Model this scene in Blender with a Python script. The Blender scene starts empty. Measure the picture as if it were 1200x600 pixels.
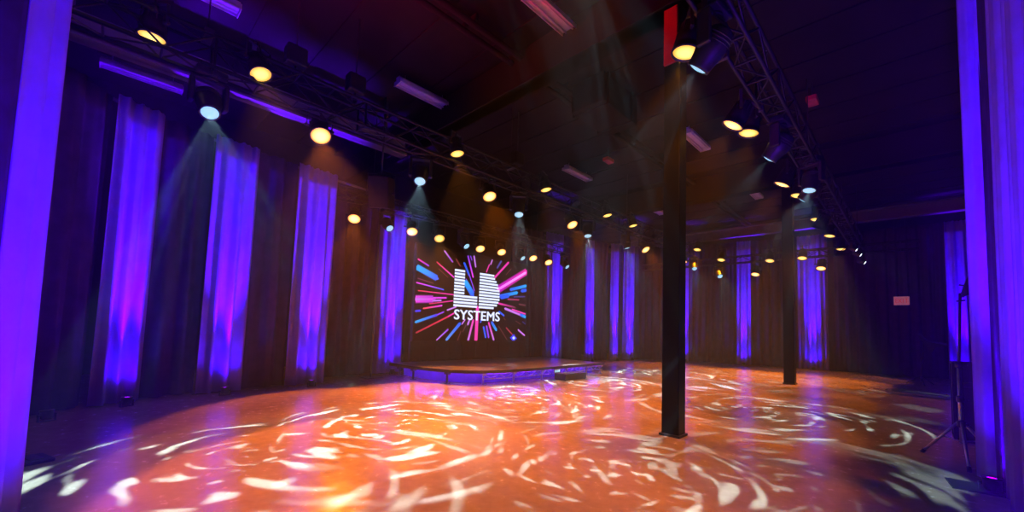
import bpy, bmesh, math, random
from mathutils import Vector, Matrix, Euler
random.seed(7)
S = bpy.context.scene
C = S.collection
PI = math.pi

# ------------------------------------------------------------------ camera model (also used to read plan positions off sight lines)
F, CX, CY, H = 475.0, 600.0, 352.0, 1.25
A_ = Vector((1070 - CX, -(400 - CY), -F)).normalized()
B_ = Vector((111 - CX, -(368 - CY), -F))
B_ = (B_ - A_ * A_.dot(B_)).normalized()
XC, YC = -B_, A_
ZC = XC.cross(YC)
R_w2c = Matrix((XC, YC, ZC)).transposed()          # columns = world axes seen in the camera
R_c2w = R_w2c.transposed()


def ray(x, y):
    return R_c2w @ Vector((x - CX, -(y - CY), -F))


def at_z(x, y, z):
    d = ray(x, y)
    return d * ((z - H) / d.z) + Vector((0, 0, H))


def at_x(x, y, X):
    d = ray(x, y)
    return d * (X / d.x) + Vector((0, 0, H))


def at_y(x, y, Y):
    d = ray(x, y)
    return d * (Y / d.y) + Vector((0, 0, H))


cam_d = bpy.data.cameras.new('camera')
cam = bpy.data.objects.new('camera', cam_d)
C.objects.link(cam)
cam.matrix_world = Matrix.Translation((0, 0, H)) @ R_c2w.to_4x4()
cam_d.sensor_width = 36
cam_d.lens = 36 * F / 1200
cam_d.shift_y = (CY - 300) / 1200
cam_d.clip_start = 0.02
S.camera = cam

# ------------------------------------------------------------------ render look
S.view_settings.view_transform = 'Standard'
S.view_settings.look = 'None'
S.view_settings.gamma = 1
S.view_settings.exposure = 0
S.view_settings.use_curve_mapping = False
cy = S.cycles
cy.use_denoising = True
cy.max_bounces = 5
cy.diffuse_bounces = 3
cy.glossy_bounces = 3
cy.transmission_bounces = 2
cy.volume_bounces = 0
cy.sample_clamp_indirect = 3
cy.caustics_reflective = False
cy.caustics_refractive = False
cy.use_light_tree = True

HAZE = 0.0062
w = bpy.data.worlds.new('haze')
S.world = w
w.use_nodes = True
nt = w.node_tree
nt.nodes['Background'].inputs[0].default_value = (0, 0, 0, 1)
nt.nodes['Background'].inputs[1].default_value = 0
vs = nt.nodes.new('ShaderNodeVolumeScatter')
vs.inputs['Color'].default_value = (1, 1, 1, 1)
vs.inputs['Density'].default_value = HAZE
vs.inputs['Anisotropy'].default_value = 0.1
nt.links.new(vs.outputs[0], nt.nodes['World Output'].inputs['Volume'])


# ------------------------------------------------------------------ materials
def lin(r, g, b):
    f = lambda c: (c / 255 / 12.92) if c / 255 <= 0.04045 else ((c / 255 + 0.055) / 1.055) ** 2.4
    return (f(r), f(g), f(b), 1)


def mat(name, col, rough=0.6, metal=0.0, spec=0.5, noise=None, bump=None, emit=None, strength=1.0):
    m = bpy.data.materials.new(name)
    m.use_nodes = True
    t = m.node_tree
    b = t.nodes['Principled BSDF']
    b.inputs['Base Color'].default_value = (*col[:3], 1)
    b.inputs['Roughness'].default_value = rough
    b.inputs['Metallic'].default_value = metal
    b.inputs['Specular IOR Level'].default_value = spec
    if emit:
        b.inputs['Emission Color'].default_value = (*emit[:3], 1)
        b.inputs['Emission Strength'].default_value = strength
    if noise or bump:
        tc = t.nodes.new('ShaderNodeTexCoord')
        n = t.nodes.new('ShaderNodeTexNoise')
        n.inputs['Scale'].default_value = (noise or bump)[0]
        n.inputs['Detail'].default_value = 6
        t.links.new(tc.outputs['Object'], n.inputs['Vector'])
        if noise:
            r = t.nodes.new('ShaderNodeMapRange')
            r.inputs[1].default_value = 0.3
            r.inputs[2].default_value = 0.7
            r.inputs[3].default_value = 1 - noise[1]
            r.inputs[4].default_value = 1 + noise[1]
            t.links.new(n.outputs[0], r.inputs[0])
            mx = t.nodes.new('ShaderNodeVectorMath')
            mx.operation = 'SCALE'
            mx.inputs[0].default_value = col[:3]
            t.links.new(r.outputs[0], mx.inputs['Scale'])
            t.links.new(mx.outputs[0], b.inputs['Base Color'])
        if bump:
            bp = t.nodes.new('ShaderNodeBump')
            bp.inputs['Strength'].default_value = bump[1]
            bp.inputs['Distance'].default_value = 0.01
            t.links.new(n.outputs[0], bp.inputs['Height'])
            t.links.new(bp.outputs[0], b.inputs['Normal'])
    return m


M = {}
M['black'] = mat('black_paint', (0.018, 0.018, 0.02), 0.55, noise=(9, 0.3))
M['black_metal'] = mat('black_powder_coat', (0.03, 0.03, 0.034), 0.42, noise=(30, 0.2))
M['truss'] = mat('black_truss_metal', (0.016, 0.016, 0.019), 0.5, 0.3, noise=(14, 0.25))
M['steel'] = mat('bright_metal', (0.62, 0.62, 0.64), 0.3, 0.9, noise=(20, 0.15))
M['white_metal'] = mat('white_enamel', (0.75, 0.75, 0.75), 0.4, noise=(12, 0.08))
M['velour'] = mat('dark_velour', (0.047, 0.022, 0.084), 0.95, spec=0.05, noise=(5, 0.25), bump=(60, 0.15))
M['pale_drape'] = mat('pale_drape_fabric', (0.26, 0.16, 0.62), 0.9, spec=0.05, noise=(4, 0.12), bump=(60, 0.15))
M['ceiling'] = mat('black_ceiling_paint', (0.014, 0.011, 0.013), 0.9, spec=0.1, noise=(1.5, 0.3), bump=(8, 0.3))
M['wall'] = mat('dark_wall_paint', (0.03, 0.03, 0.035), 0.9, spec=0.2, noise=(2, 0.3))
M['wood_black'] = mat('black_stained_timber', (0.005, 0.0045, 0.005), 0.38, spec=0.15, noise=(6, 0.4), bump=(18, 0.3))
M['red'] = mat('red_paint', (0.55, 0.012, 0.03), 0.5, noise=(8, 0.1))
M['deck'] = mat('stage_deck_ply', (0.22, 0.17, 0.13), 0.28, noise=(3, 0.3), bump=(25, 0.1))
M['duct'] = mat('grey_duct_sheet', (0.16, 0.15, 0.16), 0.6, 0.2, noise=(4, 0.15))
M['warm_lens'] = mat('amber_lens', (0.8, 0.5, 0.2), 0.3, emit=(1, 0.42, 0.07), strength=7)
M['yellow_lens'] = mat('yellow_lens', (0.8, 0.6, 0.2), 0.3, emit=(1, 0.62, 0.12), strength=6)
M['white_lens'] = mat('cool_white_lens', (0.8, 0.9, 1), 0.2, emit=(0.30, 0.80, 1), strength=0.95)
M['bright_lens'] = mat('white_lens', (0.9, 0.9, 1), 0.2, emit=(0.85, 0.9, 1), strength=2.5)
M['violet_lens'] = mat('violet_led_lens', (0.3, 0.1, 0.8), 0.3, emit=(0.35, 0.0, 1.0), strength=8)
M['violet_strip'] = mat('violet_led_strip', (0.3, 0.1, 0.8), 0.4, emit=(0.16, 0.0, 1.0), strength=50)
M['sign'] = mat('pink_sign_face', (0.8, 0.4, 0.45), 0.5, emit=(0.26, 0.075, 0.10), strength=0.7, noise=(20, 0.1))
M['sign_red'] = mat('red_sign_letters', (0.7, 0.05, 0.1), 0.5, emit=(0.30, 0.02, 0.05), strength=0.9, noise=(20, 0.1))
M['screen'] = mat('dark_led_panel', (0.02, 0.012, 0.014), 0.5, spec=0.3, noise=(60, 0.3))
M['box'] = mat('black_box_laminate', (0.03, 0.022, 0.022), 0.45, noise=(7, 0.3))
M['tube'] = mat('unlit_white_tube', (0.8, 0.8, 0.8), 0.3, noise=(3, 0.05))
M['brown'] = mat('dusty_red_plastic', (0.5, 0.08, 0.06), 0.5, noise=(9, 0.2))


def lens_mat(name, edge, core, k_edge, k_core, rad):
    m = mat(name, edge, 0.3)
    t = m.node_tree
    b = t.nodes['Principled BSDF']
    tc = t.nodes.new('ShaderNodeTexCoord')
    mu = t.nodes.new('ShaderNodeVectorMath'); mu.operation = 'MULTIPLY'; mu.inputs[1].default_value = (1, 1, 0)
    ln_ = t.nodes.new('ShaderNodeVectorMath'); ln_.operation = 'LENGTH'
    mr = t.nodes.new('ShaderNodeMapRange'); mr.interpolation_type = 'SMOOTHSTEP'
    mr.inputs[1].default_value = rad * 0.25; mr.inputs[2].default_value = rad; mr.inputs[3].default_value = 1; mr.inputs[4].default_value = 0
    mx = t.nodes.new('ShaderNodeMix'); mx.data_type = 'RGBA'
    mx.inputs[6].default_value = (*[c * k_edge for c in edge], 1); mx.inputs[7].default_value = (*[c * k_core for c in core], 1)
    t.links.new(tc.outputs['Object'], mu.inputs[0]); t.links.new(mu.outputs[0], ln_.inputs[0]); t.links.new(ln_.outputs['Value'], mr.inputs[0])
    t.links.new(mr.outputs[0], mx.inputs[0]); t.links.new(mx.outputs[2], b.inputs['Emission Color'])
    b.inputs['Emission Strength'].default_value = 1
    return m


M['warm_lens'] = lens_mat('amber_lens', (1, 0.30, 0.04), (1, 0.60, 0.18), 1.0, 3.5, 0.16)
M['yellow_lens'] = lens_mat('yellow_lens', (1, 0.50, 0.05), (1, 0.72, 0.18), 1.0, 2.0, 0.15)


def floor_mat():
    m = bpy.data.materials.new('polished_concrete')
    m.use_nodes = True
    t = m.node_tree
    b = t.nodes['Principled BSDF']
    tc = t.nodes.new('ShaderNodeTexCoord')
    n1 = t.nodes.new('ShaderNodeTexNoise'); n1.inputs['Scale'].default_value = 0.6; n1.inputs['Detail'].default_value = 8; n1.inputs['Roughness'].default_value = 0.65
    n2 = t.nodes.new('ShaderNodeTexNoise'); n2.inputs['Scale'].default_value = 9; n2.inputs['Detail'].default_value = 8; n2.inputs['Roughness'].default_value = 0.7
    for n in (n1, n2):
        t.links.new(tc.outputs['Object'], n.inputs['Vector'])
    mix = t.nodes.new('ShaderNodeMix'); mix.data_type = 'FLOAT'
    mix.inputs[0].default_value = 0.4
    t.links.new(n1.outputs[0], mix.inputs[2]); t.links.new(n2.outputs[0], mix.inputs[3])
    cr = t.nodes.new('ShaderNodeValToRGB')
    e = cr.color_ramp.elements
    e[0].position = 0.35; e[0].color = (0.34, 0.25, 0.165, 1)
    e[1].position = 0.68; e[1].color = (0.57, 0.43, 0.30, 1)
    t.links.new(mix.outputs[0], cr.inputs[0])
    t.links.new(cr.outputs[0], b.inputs['Base Color'])
    mr = t.nodes.new('ShaderNodeMapRange')
    mr.inputs[1].default_value = 0.3; mr.inputs[2].default_value = 0.7
    mr.inputs[3].default_value = 0.16; mr.inputs[4].default_value = 0.30
    t.links.new(n2.outputs[0], mr.inputs[0])
    t.links.new(mr.outputs[0], b.inputs['Roughness'])
    b.inputs['Specular IOR Level'].default_value = 0.4
    bp = t.nodes.new('ShaderNodeBump'); bp.inputs['Strength'].default_value = 0.06; bp.inputs['Distance'].default_value = 0.02
    t.links.new(n2.outputs[0], bp.inputs['Height']); t.links.new(bp.outputs[0], b.inputs['Normal'])
    return m


M['floor'] = floor_mat()


# ------------------------------------------------------------------ mesh helpers
def box(bm, x0, x1, y0, y1, z0, z1, mi=0, mtx=None, bevel=0.0):
    vs_ = [Vector((x, y, z)) for x in (x0, x1) for y in (y0, y1) for z in (z0, z1)]
    if mtx is not None:
        vs_ = [mtx @ v for v in vs_]
    v = [bm.verts.new(p) for p in vs_]
    fs = []
    for a in ((0, 1, 3, 2), (4, 6, 7, 5), (0, 4, 5, 1), (2, 3, 7, 6), (0, 2, 6, 4), (1, 5, 7, 3)):
        f = bm.faces.new([v[i] for i in a]); f.material_index = mi; fs.append(f)
    if bevel:
        es = list({e for f in fs for e in f.edges})
        bmesh.ops.bevel(bm, geom=es, offset=bevel, segments=2, affect='EDGES', profile=0.5)


def tube(bm, p, q, r, n=8, r2=None, mi=0, caps=True):
    p, q = Vector(p), Vector(q)
    d = (q - p).normalized()
    a = d.orthogonal().normalized(); b = d.cross(a)
    r2 = r if r2 is None else r2
    c0 = [bm.verts.new(p + (a * math.cos(2 * PI * i / n) + b * math.sin(2 * PI * i / n)) * r) for i in range(n)]
    c1 = [bm.verts.new(q + (a * math.cos(2 * PI * i / n) + b * math.sin(2 * PI * i / n)) * r2) for i in range(n)]
    for i in range(n):
        f = bm.faces.new((c0[i], c0[(i + 1) % n], c1[(i + 1) % n], c1[i])); f.material_index = mi; f.smooth = True
    if caps:
        bm.faces.new(c0[::-1]).material_index = mi
        bm.faces.new(c1).material_index = mi


def lathe(bm, prof, n=24, mi=0, mtx=None):
    """prof = [(r, z)] turned about the z axis."""
    rings = []
    for r, z in prof:
        if r < 1e-5:
            rings.append([bm.verts.new((0, 0, z))])
        else:
            rings.append([bm.verts.new((r * math.cos(2 * PI * i / n), r * math.sin(2 * PI * i / n), z)) for i in range(n)])
    for a, b in zip(rings, rings[1:]):
        for i in range(n):
            j = (i + 1) % n
            if len(a) == 1 and len(b) == 1:
                continue
            if len(a) == 1:
                f = bm.faces.new((a[0], b[j], b[i]))
            elif len(b) == 1:
                f = bm.faces.new((a[i], a[j], b[0]))
            else:
                f = bm.faces.new((a[i], a[j], b[j], b[i]))
            f.material_index = mi; f.smooth = True
    if mtx is not None:
        bmesh.ops.transform(bm, matrix=mtx, verts=[v for r in rings for v in r])


def prism(bm, pts, z0, z1, mi=0):
    lo = [bm.verts.new((x, y, z0)) for x, y in pts]
    hi = [bm.verts.new((x, y, z1)) for x, y in pts]
    n = len(pts)
    bm.faces.new(lo[::-1]).material_index = mi
    bm.faces.new(hi).material_index = mi
    for i in range(n):
        bm.faces.new((lo[i], lo[(i + 1) % n], hi[(i + 1) % n], hi[i])).material_index = mi


def mesh_of(name, bm, mats):
    bmesh.ops.recalc_face_normals(bm, faces=bm.faces)
    me = bpy.data.meshes.new(name)
    bm.to_mesh(me); bm.free()
    for m in (mats if isinstance(mats, (list, tuple)) else [mats]):
        me.materials.append(m)
    return me


def obj(name, me, parent=None, loc=None, rot=None):
    o = bpy.data.objects.new(name, me)
    C.objects.link(o)
    if parent:
        o.parent = parent
    if loc is not None:
        o.location = loc
    if rot is not None:
        o.rotation_euler = rot
    return o


def mk(name, bm, m, parent=None, loc=None):
    return obj(name, mesh_of(name, bm, m), parent, loc)


def thing(name, label, cat, loc=(0, 0, 0), rz=0.0, group=None):
    o = obj(name, None, None, loc, (0, 0, rz))
    o.empty_display_size = 0.1
    return tag(o, label, cat, group)


def tag(o, label, cat, group=None):
    o['label'] = label; o['category'] = cat
    if group:
        o['group'] = group
    return o


def struct(name, bm, m, label=None):
    o = mk(name, bm, m)
    o['kind'] = 'structure'
    if label:
        o['label'] = label
    return o


def ordinal(i):
    return ['first', 'second', 'third', 'fourth', 'fifth', 'sixth', 'seventh', 'eighth', 'ninth', 'tenth', 'eleventh', 'twelfth', 'thirteenth', 'fourteenth', 'fifteenth'][i]


# ------------------------------------------------------------------ room shell
X0, X1, Y0, Y1, ZT = -12.2, 3.6, -3.2, 21.6, 6.25
bm = bmesh.new(); box(bm, X0, X1, Y0, Y1, -0.15, 0); struct('floor', bm, M['floor'])
bm = bmesh.new(); box(bm, X0, X1, Y0, Y1, ZT, ZT + 0.15)
for i in range(24):                                     # pressed ribs of the roof deck
    y = Y0 + 0.6 + i * 1.02
    box(bm, X0, X1, y, y + 0.10, ZT - 0.025, ZT)
struct('ceiling', bm, M['ceiling'])
bm = bmesh.new(); box(bm, X0 - 0.15, X0, Y0, Y1, -0.15, ZT + 0.15); struct('wall_left', bm, M['wall'])
bm = bmesh.new(); box(bm, X1, X1 + 0.15, Y0, Y1, -0.15, ZT + 0.15); struct('wall_right', bm, M['wall'])
bm = bmesh.new(); box(bm, X0 - 0.15, X1 + 0.15, Y1, Y1 + 0.15, -0.15, ZT + 0.15); struct('wall_back', bm, M['wall'])
bm = bmesh.new(); box(bm, X0 - 0.15, X1 + 0.15, Y0 - 0.15, Y0, -0.15, ZT + 0.15); struct('wall_front', bm, M['wall'])


def ibeam(bm, p, q, hgt, wid, tw=0.04):
    """I section from p to q (top centre line)."""
    p, q = Vector(p), Vector(q)
    L = (q - p).length
    mt = Matrix.Translation(p) @ Matrix.Rotation(math.atan2(q.y - p.y, q.x - p.x), 4, 'Z')
    box(bm, 0, L, -wid / 2, wid / 2, -tw, 0, 0, mt)
    box(bm, 0, L, -wid / 2, wid / 2, -hgt, -hgt + tw, 0, mt)
    box(bm, 0, L, -tw / 2, tw / 2, -hgt, 0, 0, mt)


for k, (y, z0) in enumerate(((5.04, 5.5), (13.1, 5.45))):
    bm = bmesh.new(); box(bm, X0, X1, y - 0.14, y + 0.14, z0, ZT - 0.07)
    box(bm, X0, X1, y - 0.18, y + 0.18, z0, z0 + 0.06)
    struct('trim_%d' % (k + 1), bm, M['ceiling'], 'dark roof girder above a column')
bm = bmesh.new(); ibeam(bm, (-8.35, -1.0, 5.50), (-8.35, 4.7, 5.50), 0.36, 0.26)
for y in (-0.6, 1.6, 4.2):
    box(bm, -8.38, -8.32, y - 0.03, y + 0.03, 5.50, ZT)
struct('trim_3', bm, M['duct'], 'grey steel beam over the left curtain')
bm = bmesh.new(); ibeam(bm, (-11.8, 19.3, 5.95), (X1, 19.3, 5.95), 0.42, 0.30)
struct('trim_4', bm, M['duct'], 'grey steel beam over the back curtain')

# ceiling services
bm = bmesh.new()
for dx in (0, 0.22):
    tube(bm, (-5.05 + dx, Y0, 6.02), (-5.05 + dx, 20.5, 6.02), 0.05, 10)
for i in range(9):
    box(bm, -5.12, -4.76, -1 + i * 2.4, -0.96 + i * 2.4, 6.06, ZT - 0.07)
tag(mk('conduit_pipe', bm, M['ceiling']), 'pair of dark pipes running along the ceiling beside the left truss', 'pipe')
bm = bmesh.new(); box(bm, -4.75, -4.0, 6.3, 7.6, 5.55, 6.15, bevel=0.03)
for y in (6.3, 7.2):
    box(bm, -4.79, -3.96, y + 0.1, y + 0.18, 5.52, 6.15)
    box(bm, -4.42, -4.36, y + 0.1, y + 0.18, 6.15, ZT - 0.024)
tag(mk('ceiling_duct', bm, M['ceiling']), 'dark square duct box hanging under the ceiling behind the first girder', 'duct')

# ------------------------------------------------------------------ columns


def column(loc, w_, h_, band, label):
    t = thing('support_column', label, 'column', (loc[0], loc[1], 0))
    bm = bmesh.new(); box(bm, -w_ / 2, w_ / 2, -w_ / 2, w_ / 2, 0, h_, bevel=0.016)
    mk('shaft', bm, M['wood_black'], t)
    bm = bmesh.new(); box(bm, -w_ / 2 - 0.02, w_ / 2 + 0.02, -w_ / 2 - 0.02, w_ / 2 + 0.02, 0, 0.03, bevel=0.005)
    mk('base_plate', bm, M['black_metal'], t)
    if band:
        bm = bmesh.new(); box(bm, -w_ / 2 + 0.01, w_ / 2 - 0.03, -w_ / 2 - 0.035, -w_ / 2 + 0.005, band[0], band[1], bevel=0.004)
        o = mk('painted_board', bm, M['red'], t); o['label'] = 'red board at the top of the column'
    return t


column((-2.13, 5.05), 0.215, 5.5, (4.72, 5.47), 'tall square black column in front, red board near its top')
column((-2.38, 13.12), 0.25, 5.45, None, 'farther square black column under the right truss')

# ------------------------------------------------------------------ drapes


def path_hit(path, x, y=395):
    """Point of the plan polyline crossed by the sight line through image column x."""
    d = ray(x, y); d = Vector((d.x, d.y))
    best = None
    s0 = 0.0
    for a, b in zip(path, path[1:]):
        a, b = Vector(a), Vector(b)
        e = b - a
        den = d.x * (-e.y) + d.y * e.x
        L = e.length
        if abs(den) > 1e-9:
            t = (a.x * (-e.y) + a.y * e.x) / den
            u = (d.x * a.y - d.y * a.x) / den
            if t > 0 and -0.001 <= u <= 1.001 and (best is None or t < best[0]):
                best = (t, s0 + u * L)
        s0 += L
    if best is None:
        print('NOHIT', x, path[0], path[-1])
        return s0
    return best[1]


def path_at(path, s):
    for a, b in zip(path, path[1:]):
        a, b = Vector(a), Vector(b)
        L = (b - a).length
        if s <= L or (a, b) == (Vector(path[-2]), Vector(path[-1])):
            d = (b - a) / L
            return a + d * s, d
        s -= L


def smooth_path(pts, n=3):
    for _ in range(n):
        out = [pts[0]]
        for a, b in zip(pts, pts[1:]):
            out += [(a[0] * .75 + b[0] * .25, a[1] * .75 + b[1] * .25), (a[0] * .25 + b[0] * .75, a[1] * .25 + b[1] * .75)]
        pts = out + [pts[-1]]
    return pts


def drape(path, s0, s1, ztop, pleat, amp, off, m, label, group=None, top2=None, seed=0, lean=0.0):
    """One fabric panel hung along the plan path from arc length s0 to s1, pleats fuller at the hem."""
    rnd = random.Random(seed)
    L = s1 - s0
    nu = max(8, int(L / 0.022))
    nv = 14
    bm = bmesh.new()
    ph = [rnd.uniform(0, 6.28) for _ in range(4)]
    fr = [rnd.uniform(0.85, 1.15) for _ in range(4)]
    o0, _d = path_at(path, (s0 + s1) / 2)
    grid = []
    for j in range(nv + 1):
        v = j / nv
        row = []
        for i in range(nu + 1):
            u = i / nu
            s = s0 + u * L + lean * v
            p, d = path_at(path, max(0.0, s))
            nrm = Vector((d.y, -d.x))
            k = 2 * PI * s / pleat
            wv = math.sin(k * fr[0] + ph[0] + 0.5 * math.sin(v * 2.2 + ph[1]))
            wv = math.copysign(abs(wv) ** 0.75, wv)
            wv += 0.45 * math.sin(k * 0.43 * fr[1] + ph[1]) + 0.3 * math.sin(k * 1.9 * fr[2] + ph[2] + 1.5 * v)
            a_ = amp * (1.0 - 0.45 * v)
            q = p + nrm * (off + a_ * wv)
            zt = ztop + ((top2 - ztop) * u if top2 is not None else 0)
            zz = 0.025 + (zt - 0.025) * v
            if j == nv:
                zz += 0.012 * math.sin(k * 2)
            row.append(bm.verts.new((q.x - o0.x, q.y - o0.y, zz)))
        grid.append(row)
    for j in range(nv):
        for i in range(nu):
            f = bm.faces.new((grid[j][i], grid[j][i + 1], grid[j + 1][i + 1], grid[j + 1][i])); f.smooth = True
    me = bpy.data.meshes.new('curtain_panel')
    bm.to_mesh(me); bm.free(); me.materials.append(m)
    o = obj('curtain_panel', me, None, (o0.x, o0.y, 0))
    md = o.modifiers.new('cloth', 'SOLIDIFY'); md.thickness = 0.006; md.offset = 0
    return tag(o, label, 'curtain', group)


def pipe_run(path, s0, s1, z, z2, label, off=-0.10, uprights=()):
    t = thing('drape_pipe', label, 'pipe')
    bm = bmesh.new()
    n = max(2, int((s1 - s0) / 0.25))
    for i in range(n):
        a, da = path_at(path, s0 + (s1 - s0) * i / n); b, db = path_at(path, s0 + (s1 - s0) * (i + 1) / n)
        za = z + (z2 - z) * i / n; zb = z + (z2 - z) * (i + 1) / n
        tube(bm, (a.x + da.y * off, a.y - da.x * off, za), (b.x + db.y * off, b.y - db.x * off, zb), 0.026, 8)
    mk('rail', bm, M['duct'], t)
    for s in uprights:
        a, d = path_at(path, s)
        bx, by = a.x - d.y * 0.16, a.y + d.x * 0.16
        bm = bmesh.new()
        tube(bm, (bx, by, 0.012), (bx, by, z + (z2 - z) * (s - s0) / max(0.01, s1 - s0)), 0.022, 8)
        mk('upright', bm, M['duct'], t)
        bm = bmesh.new(); box(bm, bx - 0.2, bx + 0.2, by - 0.2, by + 0.2, 0, 0.012)
        mk('base_plate', bm, M['black_metal'], t)
    return t


PL = smooth_path([(-7.05, -0.75), (-7.45, -0.5), (-7.95, -0.05), (-8.25, 0.65), (-8.4, 1.5), (-8.6, 3.0), (-8.72, 3.75), (-8.8, 4.6)])
PL2 = [(-9.2, 2.9), (-9.5, 4.6), (-9.62, 5.75)]
PB = smooth_path([(-9.62, 9.6), (-9.62, 12.0), (-9.45, 15.2), (-8.9, 17.4), (-7.4, 18.7), (-5.3, 19.5), (-2.0, 19.9), (3.2, 20.1)])
PR = [(0.385, 5.80), (0.515, 5.70), (0.54, 5.1), (0.54, 4.2), (0.56, 3.0), (0.62, 1.6)]

V, D = 'pale_drape', 'velour'
# (path, image column left, right, kind, label)
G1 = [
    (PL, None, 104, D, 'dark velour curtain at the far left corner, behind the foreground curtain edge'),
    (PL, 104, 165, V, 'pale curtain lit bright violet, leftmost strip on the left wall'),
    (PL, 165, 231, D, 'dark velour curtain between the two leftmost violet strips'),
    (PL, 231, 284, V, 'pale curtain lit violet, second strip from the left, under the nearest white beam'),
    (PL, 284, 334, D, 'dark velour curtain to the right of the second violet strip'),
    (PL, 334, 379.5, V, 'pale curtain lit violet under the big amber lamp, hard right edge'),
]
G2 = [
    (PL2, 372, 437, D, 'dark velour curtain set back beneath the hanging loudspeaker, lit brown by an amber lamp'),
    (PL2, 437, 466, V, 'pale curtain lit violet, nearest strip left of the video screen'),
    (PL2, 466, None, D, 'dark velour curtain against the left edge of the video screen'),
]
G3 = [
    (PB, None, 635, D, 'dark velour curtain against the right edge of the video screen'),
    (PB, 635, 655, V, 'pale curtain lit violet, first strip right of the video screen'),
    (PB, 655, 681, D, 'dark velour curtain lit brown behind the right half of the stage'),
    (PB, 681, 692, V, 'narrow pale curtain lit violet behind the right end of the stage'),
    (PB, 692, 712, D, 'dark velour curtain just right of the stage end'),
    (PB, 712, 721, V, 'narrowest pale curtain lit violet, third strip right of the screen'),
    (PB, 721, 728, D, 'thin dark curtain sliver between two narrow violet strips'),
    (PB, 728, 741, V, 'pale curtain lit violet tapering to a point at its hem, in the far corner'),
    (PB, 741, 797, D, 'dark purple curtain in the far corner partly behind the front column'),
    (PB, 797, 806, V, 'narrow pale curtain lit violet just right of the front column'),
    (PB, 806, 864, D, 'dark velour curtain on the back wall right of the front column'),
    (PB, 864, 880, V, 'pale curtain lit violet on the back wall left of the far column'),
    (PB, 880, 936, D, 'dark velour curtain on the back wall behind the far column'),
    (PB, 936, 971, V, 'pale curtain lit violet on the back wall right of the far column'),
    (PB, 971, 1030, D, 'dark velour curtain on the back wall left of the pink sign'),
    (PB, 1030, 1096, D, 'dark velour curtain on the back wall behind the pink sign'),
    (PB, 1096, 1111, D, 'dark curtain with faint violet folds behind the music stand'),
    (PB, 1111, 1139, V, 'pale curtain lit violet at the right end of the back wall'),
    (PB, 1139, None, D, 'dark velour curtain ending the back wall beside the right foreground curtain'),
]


def plen(p):
    return sum((Vector(b) - Vector(a)).length for a, b in zip(p, p[1:]))


violet_spots = []                # (plan point, direction towards the cloth, height)
for G, hts in ((G1, (4.32, 4.32)), (G2, (4.3, 4.3)), (G3, (4.72, 5.33))):
    P = G[0][0]; T = plen(P)
    for i, (pth, xa, xb, kind, lab) in enumerate(G):
        sa = 0.0 if xa is None else path_hit(P, xa)
        sb = T if xb is None else path_hit(P, xb)
        if P is PB:
            hh = lambda s: 4.72 + 0.61 * min(1.0, max(0.0, s / 10.5))
        else:
            hh = lambda s: hts[0]
        big = P is PL
        wid = sb - sa
        ov = 0.012
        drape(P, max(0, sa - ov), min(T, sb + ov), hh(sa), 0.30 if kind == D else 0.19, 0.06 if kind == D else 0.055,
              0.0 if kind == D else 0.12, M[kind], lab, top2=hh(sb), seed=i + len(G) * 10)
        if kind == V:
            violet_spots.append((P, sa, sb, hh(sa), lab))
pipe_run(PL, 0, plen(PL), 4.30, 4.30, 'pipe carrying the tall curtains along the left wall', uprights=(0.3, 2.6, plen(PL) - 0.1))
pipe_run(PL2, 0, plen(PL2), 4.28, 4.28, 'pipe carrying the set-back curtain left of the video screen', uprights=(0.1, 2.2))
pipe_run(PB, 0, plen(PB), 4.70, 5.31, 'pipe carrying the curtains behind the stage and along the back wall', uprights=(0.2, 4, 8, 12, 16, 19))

# foreground drapes either side of the camera's view


def plan_pt(x, dist, y=395):
    d = ray(x, y); v = Vector((d.x, d.y)).normalized() * dist
    return (v.x, v.y)


PF = [plan_pt(41, 3.95), plan_pt(8, 3.55), plan_pt(-40, 3.0), plan_pt(-140, 2.3)]
sF = [0, path_hit(PF, 0), path_hit(PF, -4), plen(PF)]
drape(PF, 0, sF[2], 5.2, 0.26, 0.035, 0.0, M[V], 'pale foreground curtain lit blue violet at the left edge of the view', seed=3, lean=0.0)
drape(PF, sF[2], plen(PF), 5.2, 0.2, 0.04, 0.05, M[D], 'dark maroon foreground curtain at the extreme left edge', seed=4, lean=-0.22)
sR = [path_hit(PR, x) for x in (1163, 1178)]
drape(PR, 0, sR[0], 5.3, 0.13, 0.012, 0.0, M[V], 'pale foreground curtain lit violet behind the tripod stand, end of the right wall', seed=5)
drape(PR, sR[0] - 0.01, sR[1], 5.3, 0.16, 0.012, 0.0, M[D], 'dark maroon foreground curtain between two violet ones on the right', seed=6)
drape(PR, sR[1] - 0.01, plen(PR), 5.3, 0.30, 0.035, 0.0, M[V], 'pale foreground curtain lit blue violet at the right edge of the view', seed=8)
pipe_run(PR, 0, plen(PR), 5.28, 5.28, 'pipe and stand carrying the right foreground curtain', uprights=())

# ------------------------------------------------------------------ lamps
WARM = (1.0, 0.215, 0.005)
YEL = (1.0, 0.285, 0.006)
COOL = (0.50, 0.82, 1.0)
VIO = (0.088, 0.0, 1.0)


def spot(name, parent, loc, rot, col, power, size, blend, radius, gobo=None):
    l = bpy.data.lights.new(name, 'SPOT')
    l.color = col; l.energy = power; l.spot_size = math.radians(size); l.spot_blend = blend
    l.shadow_soft_size = radius
    if gobo is not None:
        gobo_nodes(l, gobo, math.tan(math.radians(size / 2)))
    o = bpy.data.objects.new(name, l)
    C.objects.link(o)
    o.parent = parent
    o.location = loc
    o.rotation_euler = rot
    return o


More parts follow.
